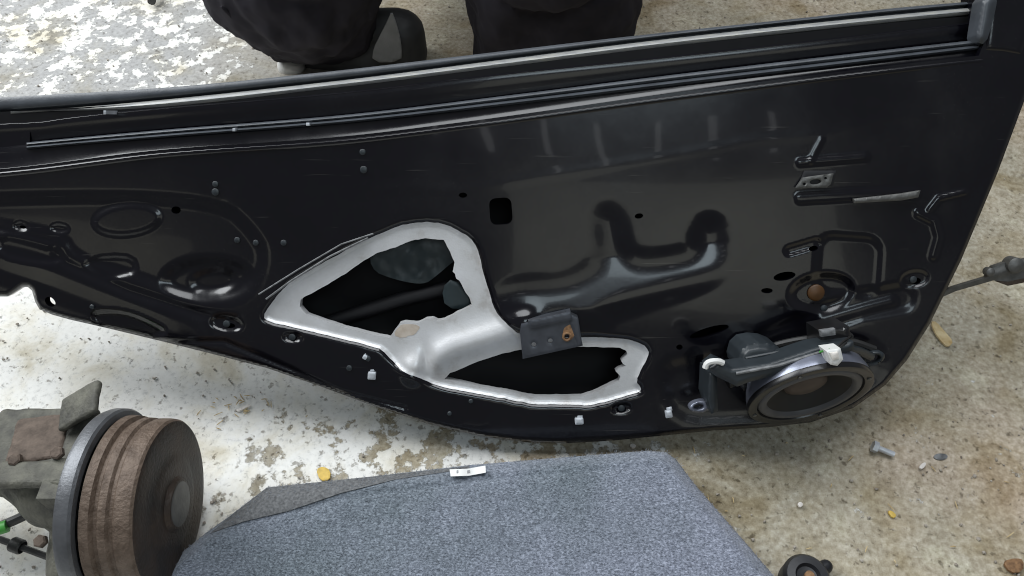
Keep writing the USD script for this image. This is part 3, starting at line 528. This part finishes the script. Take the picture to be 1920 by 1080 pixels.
def plank(a, b, w, t, up=(0, 0, 1.)):
    a, b = np.asarray(a, float), np.asarray(b, float); e = (b - a) / np.linalg.norm(b - a); sdv = np.cross(up, e); sdv /= np.linalg.norm(sdv); u = np.cross(e, sdv)
    return hulls([[(p + sdv * w * k, t) for p in (a, b) for k in (-1, 1)]], 0.006, 2)
part(axl, 'spring_seat', folds(plank(a0 + [-.13, .055, .05], a0 + [-.02, .055, .052], .040, .008), 0.002, 50, 5), 'cast', 50)
part(axl, 'web', folds(plank(a0 + [-.10, .012, .058], a0 + [-.01, .006, .072], .010, .006), 0.0015, 60, 5), 'cast', 50)
part(axl, 'web', folds(plank(a0 + [-.045, .085, .070], a0 + [.0, .095, .095], .018, .005), 0.0015, 60, 6), 'cast', 50)
part(axl, 'rust_scab', folds(plank(a0 + [-.10, .055, .056], a0 + [-.045, .062, .058], .026, .005), 0.002, 90, 8), 'flake', 50, label='brown flaking rust on the top of the casting')
for bx, by, bz in ((-.03, .03, .076), (-.085, .028, .063), (-.06, -.045, -.005)):
    part(axl, 'bolt', lathe([(0, .008), (.006, .008), (.0075, .006), (.0075, 0)], a0 + [bx, by, bz], [0, -.25, 1], 6), 'flake', 20)
part(axl, 'flange_block', trimesh.creation.box((0.03, 0.05, 0.06), trimesh.transformations.translation_matrix(a0 + [-.022, .0, .045])), 'cast', 20)
part(axl, 'handbrake_cable', tube([PF(-60, 1008, .10), PF(20, 980, .10), PF(90, 945, .11), PF(150, 918, .115)], 0.006, 10, smooth_it=2), 'cable')
part(axl, 'cable_sleeve', tube([PF(-30, 1000, .103), PF(14, 986, .103)], 0.0078, 12), 'green', label='green sleeve on the handbrake cable')
part(axl, 'brake_hose', tube([PF(-60, 990, .07), PF(30, 1022, .06), PF(110, 1052, .055), PF(170, 1064, .06), PF(195, 1040, .09)], 0.0042, 10, smooth_it=2), 'cable')
part(axl, 'hose_clip', lathe([(-.008, .008), (-.006, .0095), (.006, .0095), (.008, .008)], PF(32, 1023, .06), PF(110, 1052, .055) - PF(30, 1022, .06), 16), 'cable')
part(axl, 'cable_guide', tube([PF(80, 968, .10), PF(110, 975, .10), PF(135, 985, .10)], 0.005, 8, smooth_it=1), 'cast')
part(axl, 'brake_pipe', tube([PF(-40, 822, .12), PF(40, 812, .12), PF(95, 803, .11), PF(120, 800, .10)], 0.0035, 8, smooth_it=2), 'cast')
part(axl, 'pipe_clip', lathe([(-.006, .006), (.006, .006)], PF(92, 803, .113), [1, .1, 0], 12), 'green')

# ------------------------------------------------------------------ grey carpeted board, bottom
ZC = 0.075
cp = [(500, 914), (700, 893), (880, 872), (1000, 862), (1215, 845), (1250, 848), (1268, 862), (1300, 905), (1352, 965), (1400, 1020), (1455, 1085), (1500, 1150), (240, 1150), (285, 1082), (385, 1000), (430, 968)]
def PZ(px, py, h): 
    d = ray(px, py); t = (h - CAM[2]) / d[..., 2]; return CAM + d * t[..., None]
cpP = Polygon(cp)
def carp_h(q):
    d = -sd(cpP, q)
    return ZC - 0.016 * (1 - sst(d / 26.0)) ** 2 + (meshkit.fbm(np.c_[q * 0.006, q[:, :1] * 0], 3, 12) - 0.5) * 0.010 - 0.006 * sst(0.5 - sd(LineString([(430, 990), (640, 935), (900, 900), (1230, 872)]), q) / 22)
carpet = thing('carpet_board', 'blue grey felt covered board lying on the floor below the door', 'carpet board', at=PF(900, 1000, 0))
part(carpet, 'felt_top', sheet(dense(cp, 20), [], carp_h, 5, 0.018, PZ, np.array([0, 0, 1.])), 'carpet', 60)
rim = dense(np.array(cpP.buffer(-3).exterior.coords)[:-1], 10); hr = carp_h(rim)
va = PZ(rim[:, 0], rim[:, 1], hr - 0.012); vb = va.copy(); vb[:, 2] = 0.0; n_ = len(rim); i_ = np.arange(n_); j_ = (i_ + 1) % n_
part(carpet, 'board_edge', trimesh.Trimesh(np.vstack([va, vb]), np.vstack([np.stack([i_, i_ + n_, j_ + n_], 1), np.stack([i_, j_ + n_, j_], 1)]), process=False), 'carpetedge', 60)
wedge = [(500, 914.5), (640, 899.5), (880, 874), (880, 878), (740, 899), (640, 924), (540, 958), (455, 978), (394, 1000), (432, 968)]
part(carpet, 'edge_binding', sheet(dense(wedge, 20), [], lambda q: carp_h(q) + 0.0018, 5, 0.003, PZ, np.array([0, 0, 1.])), 'carpetedge', 60, label='darker bound edge at the back left of the board')
tg = part(carpet, 'care_tag', sheet([(843, 880), (875, 879), (910, 873), (911, 886), (878, 892), (845, 893)], [], lambda q: ZC + 0.006 + 0.002 * np.sin(q[:, 0] / 9), 4, 0.001, PZ, np.array([0, 0, 1.])), 'tagp', 60, label='white cloth tag at the back edge')
part(tg, 'faded_print', cat_([sheet([(a, b), (a + w, b - 1), (a + w, b + 4), (a, b + 5)], [], lambda q: ZC + 0.0068 + 0.002 * np.sin(q[:, 0] / 9), 3, 0.0003, PZ, np.array([0, 0, 1.])) for a, b, w in ((856, 882, 3), (876, 882, 5))]), 'ink')

fib = rng.uniform(size=(26000, 2)) * [1260, 240] + [240, 845]
edge_ = dense(cp, 1.2); fib = np.vstack([fib[shapely.contains_xy(cpP, fib[:, 0], fib[:, 1])], edge_[edge_[:, 1] < 1095] + rng.normal(0, 1.2, (int((edge_[:, 1] < 1095).sum()), 2))])
ins = np.array(cpP.buffer(-1).exterior.coords); okf = shapely.contains_xy(cpP.buffer(-0.5), fib[:, 0], fib[:, 1]); fib = fib[okf]
r0 = PZ(fib[:, 0], fib[:, 1], carp_h(fib) - 0.0005); dr = rng.normal(0, 1, r0.shape) * [1, 1, 0] ; dr /= np.linalg.norm(dr, axis=1, keepdims=True)
ln = rng.uniform(0.0015, 0.005, (len(r0), 1)); r1 = r0 + dr * ln * .5 + [0, 0, 0.0014]; r2 = r0 + dr * ln + np.c_[np.zeros((len(r0), 2)), rng.uniform(0.0, 0.0022, len(r0))]
fc = UsdGeom.BasisCurves.Define(stage, str(carpet.GetPath()) + '/felt_fibres'); fc.CreateTypeAttr('linear')
fc.CreatePointsAttr([Gf.Vec3f(*map(float, q)) for q in (np.stack([r0, r1, r2], 1).reshape(-1, 3) - BASE[str(carpet.GetPath())])]); fc.CreateCurveVertexCountsAttr([3] * len(r0))
fc.CreateWidthsAttr([0.00035]); fc.SetWidthsInterpolation('constant'); UsdShade.MaterialBindingAPI.Apply(fc.GetPrim()).Bind(M['carpet']); keys(fc.GetPrim(), kind='stuff')

# ------------------------------------------------------------------ person behind the door
def S(px, py, y, rpx):
    c = PY(px, py, y); return (c, rpx * pxscale(c))
per = thing('person', 'person in baggy black trousers crouching behind the door', 'person', at=PF(800, 130, 0) * np.array([1, 1, 0]))
hipL, hipR = np.array([-.16, 1.86, .34]), np.array([.14, 1.86, .34])
left = [[S(540, -70, 1.36, 150), S(620, -60, 1.36, 95), S(532, 90, 1.42, 28), S(600, 84, 1.43, 34), S(655, 74, 1.43, 36)],
        [S(560, -130, 1.34, 140), (hipL, .13)], [S(440, -60, 1.34, 70), S(510, 74, 1.42, 26), S(560, 40, 1.40, 60)]]
right = [[S(958, -40, 1.30, 88), S(1105, -40, 1.30, 86), S(985, 110, 1.36, 88), S(1098, 100, 1.36, 86)], [S(985, 110, 1.36, 84), S(1098, 100, 1.36, 82), S(1040, 190, 1.44, 90)],
         [S(1030, -150, 1.28, 150), (hipR, .15)], [(hipL, .16), (hipR, .16)]]
tr = folds(folds(folds(hulls(left + right, 0.010, 8), 0.014, np.array([10, 10, 5]), 21), 0.016, np.array([26, 26, 9]), 22), 0.003, np.array([90, 90, 30]), 23)
tro = part(per, 'trousers', tr, 'trouser', 70)
part(tro, 'fold', tube([S(415, 12, 1.22, 1)[0], S(450, 45, 1.24, 1)[0], S(470, 72, 1.27, 1)[0], S(484, 84, 1.31, 1)[0]], [.002, .006, .005, .002], 8, smooth_it=2), 'trouser')
ch = np.array([0.0, 1.62, .86]); nk = np.array([0.0, 1.55, 1.06]); hd = np.array([0.0, 1.48, 1.22])
shL, shR = ch + [-.20, 0, .08], ch + [.20, 0, .08]; elL, elR = np.array([-.40, 1.42, .66]), np.array([.36, 1.42, .66]); wrL, wrR = np.array([-.28, 1.24, .60]), np.array([.22, 1.24, .60])
jk = hulls([[(hipL + [0, 0, .05], .15), (hipR + [0, 0, .05], .15), (ch, .17)], [(ch, .16), (shL, .075), (shR, .075)], [(shL, .075), (elL, .055)], [(elL, .055), (wrL, .042)], [(shR, .075), (elR, .055)], [(elR, .055), (wrR, .042)]], 0.02, 8)
part(per, 'jacket', folds(jk, 0.008, 14, 5), 'jacket', 70)
bn = [[(nk + [0, .02, -.1], .06), (nk, .055)], [(nk + [0, .02, -.1], .06), (ch, .08)], [(ch, .06), (shL, .04)], [(shL, .04), (elL, .035)], [(elL, .034), (wrL, .028)], [(ch, .06), (shR, .04)], [(shR, .04), (elR, .035)], [(elR, .034), (wrR, .028)], [(nk, .055), (hd + [0, .01, -.04], .06)], [(hd + [0, .02, .03], .088), (hd + [0, -.02, .0], .08), (hd + [0, -.045, -.07], .042)], [(hd + [0, -.092, -.01], .012), (hd + [0, -.10, -.03], .014)],
      [(hd + [-.082, .01, -.01], .016), (hd + [-.082, .015, .02], .014)], [(hd + [.082, .01, -.01], .016), (hd + [.082, .015, .02], .014)]]
for w, e, s in ((wrL, elL, 1), (wrR, elR, -1)):
    f = (w - e) / np.linalg.norm(w - e); up = np.array([0, 0, 1.]); sd_ = np.cross(up, f) * 1.0; sd_ /= np.linalg.norm(sd_); pc = w + f * .07
    bn += [[(w, .028), (e * .3 + w * .7, .034)], [(w, .026), (pc + sd_ * .03, .014), (pc - sd_ * .03, .014)]]
    for k, ln in zip((-.033, -.011, .011, .032), (.062, .075, .08, .068)):
        b0 = pc + sd_ * k; b1 = b0 + f * ln * .55 - up * .012; b2 = b1 + f * ln * .3 - up * .03
        bn += [[(b0 - f * .02, .0095), (b1, .009)], [(b1, .009), (b2, .008)]]
    b0 = w + f * .03 + sd_ * s * .03; b1 = b0 + sd_ * s * .028 + f * .03; b2 = b1 + f * .03 - up * .01
    bn += [[(b0, .012), (b1, .010)], [(b1, .010), (b2, .009)]]
part(per, 'body', hulls(bn, 0.007, 4), 'body', 70)
part(per, 'hair', hulls([[(hd + [0, .03, .05], .092), (hd + [0, .045, 0], .085), (hd + [0, -.02, .075], .07)]], 0.012, 4), 'hair', 70)
# left shoe: heel to the right, pale toe to the left under the hem
ys = 1.455
sh = part(per, 'shoe', hulls([[S(752, 62, ys, 42), S(757, 96, ys, 42), S(700, 100, ys, 44)], [S(700, 104, ys, 40), S(600, 118, ys, 28), S(556, 122, ys, 20)], [S(745, 52, ys, 34), S(690, 55, ys, 36)]], 0.008, 4), 'shoe', 60, label='dark grey shoe with a paler side panel')
pn = np.array([[734, 22], [741, 40], [749, 68], [753, 98], [752, 116], [697, 118], [700, 92], [715, 62], [726, 40]], float)
pc_ = dense(pn, 8); front = PY(pc_[:, 0], pc_[:, 1], ys - .068)
def PYs(px, py, h): return PY(px, py, ys - 0.070) - h[..., None] * np.array([0, 1., 0])
part(sh, 'side_panel', sheet(smooth_poly(pn, 1), [], lambda q: -0.004 * ((q[:, 0] - 725) / 28) ** 2, 4, 0.004, PYs, np.array([0, -1., 0])), 'shoegrey', 60)
part(sh, 'toe_cap', hulls([[S(538, 124, ys - .03, 17), S(556, 128, ys - .03, 16), S(545, 140, ys - .03, 15)]], 0.005, 3), 'whitepl', 60, label='white toe of the shoe')
part(sh, 'sole', hulls([[S(550, 150, ys - .02, 12), S(770, 142, ys, 14), S(760, 140, ys + .05, 12), S(560, 146, ys + .03, 10)]], 0.008, 3), 'whitepl', 60)
part(per, 'shoe', hulls([[S(1040, 190, 1.44, 50), S(1045, 235, 1.28, 34), S(1000, 235, 1.28, 30)]], 0.01, 4), 'shoe', 60)

# ------------------------------------------------------------------ small things lying about
def bit(name, poly, mater, label, cat, th=0.003, h=0.004, bend=0.0, group=None):
    c = np.mean(poly, 0)
    def hf(q): return h + bend * ((q[:, 0] - c[0]) / 15.0) ** 2
    return solo(name, slab(poly, 0, th, 0.001, 4, (), 3, lambda a, b, hh: PZ(a, b, hh + hf(np.stack([a, b], 1))), np.array([0, 0, 1.])), mater, label, cat)
bit('dry_leaf', smooth_poly([(1746, 602), (1756, 603), (1772, 622), (1788, 640), (1780, 650), (1770, 646), (1752, 622)], 1), 'leaf', 'curled tan dry leaf on the floor right of the door edge', 'leaf', 0.003, 0.006, 0.002)
bit('yellow_scrap', smooth_poly([(592, 880), (606, 874), (620, 882), (618, 900), (600, 901)], 1), 'yellow', 'yellow scrap on the floor behind the carpet board', 'scrap', 0.003, 0.004, 0.001)
bit('yellow_scrap', smooth_poly([(1664, 958), (1672, 957), (1682, 967), (1674, 972)], 1), 'yellow', 'tiny yellow scrap on bare floor at lower right', 'scrap', 0.003, 0.004)
bit('pale_chip', smooth_poly([(1722, 876), (1732, 866), (1738, 869), (1730, 880)], 1), 'chip', 'pale chip on the floor beside the loose bolt', 'chip', 0.003, 0.006)
bit('pale_chip', smooth_poly([(1495, 944), (1501, 940), (1507, 946), (1500, 952)], 1), 'chip', 'small pale chip on the floor near the board corner', 'chip', 0.003, 0.006)
bit('pale_chip', smooth_poly([(1180, 834), (1187, 831), (1194, 836), (1187, 841)], 1), 'chip', 'small white chip between the door bottom and the board', 'chip', 0.003, 0.005)
bit('wood_splinter', [(442, 768), (466, 757), (470, 760), (446, 772)], 'chip', 'pale splinter on the floor left of the door bottom', 'splinter', 0.003, 0.005)
bolt = thing('loose_bolt', 'small shiny bolt lying on the concrete at right', 'bolt', at=PF(1655, 845, 0))
part(bolt, 'head', lathe([(-.004, 0), (-.004, .0085), (.003, .0085), (.004, .007), (.004, 0)], PF(1641, 838, .009), PF(1677, 853, .006) - PF(1641, 838, .009), 6), 'zinc', 30)
part(bolt, 'shank', tube([PF(1641, 838, .009), PF(1676, 852, .006)], 0.0042, 12), 'zinc')
bit('flat_washer', ellipse(1764, 856, 13, 6, 0, 20), 'wear', 'grey green flake beside the pale chip at right', 'flake', 0.002, 0.002)
knob = thing('rubber_stop', 'dark rubber stop on the floor at the bottom edge', 'rubber stop', at=PF(1515, 1075, 0))
kc = PF(1510, 1085, 0.02)
part(knob, 'cap', lathe([(-.02, .030), (.006, .030), (.012, .026), (.013, .016), (.008, .013), (.006, 0)], kc, [0, 0, 1], 32), 'rubber')
part(knob, 'insert', lathe([(.004, .006), (.0135, .006), (.014, 0)], kc + [0.002, 0, 0], [0, 0, 1], 16), 'rust')
part(knob, 'tab', hulls([[(PF(1548, 1062, .012), .009), (PF(1530, 1075, .012), .010)]], 0.004, 2), 'rubber', 60)
bit('oil_cake', smooth_poly([(1880, 1052), (1905, 1046), (1920, 1050), (1918, 1072), (1895, 1074)], 1), 'rust', 'dark brown lump of dirt at the bottom right corner', 'dirt lump', 0.004, 0.006)
solo('bar_tip', tube([PF(300, -140, .05), PF(290, -40, .03), PF(284, 4, .014)], [.014, .012, .009], 12), 'cable', 'dark bar end on the floor at the top left edge', 'bar')
tri = []
for k in range(46):
    px, py = (rng.normal(460, 45), rng.normal(765, 12)) if k < 26 else (rng.uniform(1300, 1900), rng.uniform(820, 1060))
    c = PF(px, py, 0.0015); a_ = rng.uniform(0, 6.28); l_ = rng.uniform(.002, .007); d_ = np.array([math.cos(a_), math.sin(a_), rng.uniform(-.1, .2)])
    tri.append(tube([c - d_ * l_, c + d_ * l_ * .2 + [0, 0, .0006], c + d_ * l_ + rng.normal(0, .0006, 3)], [.0004, .0009, .0004], 5))
g = usdkit.mesh(stage, '/World/wood_crumbs', cat_(tri), M['leaf'], smooth=False); keys(g.GetPrim(), 'brown wood crumbs and slivers scattered on the floor', 'crumbs', None, 'stuff')
# loose grit
tri = []
for _ in range(900):
    px, py = rng.uniform(-20, 1940), rng.uniform(-20, 1090)
    c = PF(px, py, 0.0); s = rng.uniform(0.0008, 0.0026)
    if abs(c[0]) > 1.6: continue
    b = trimesh.creation.icosphere(0, s); b.vertices *= rng.uniform(0.6, 1.3, 3); b.vertices += rng.normal(0, s * .15, b.vertices.shape); b.apply_translation(c + [0, 0, s * .2]); tri.append(b)
g = usdkit.mesh(stage, '/World/grit', cat_(tri), M['grit'], smooth=False); keys(g.GetPrim(), 'loose grit and crumbs scattered over the concrete', 'grit', None, 'stuff')
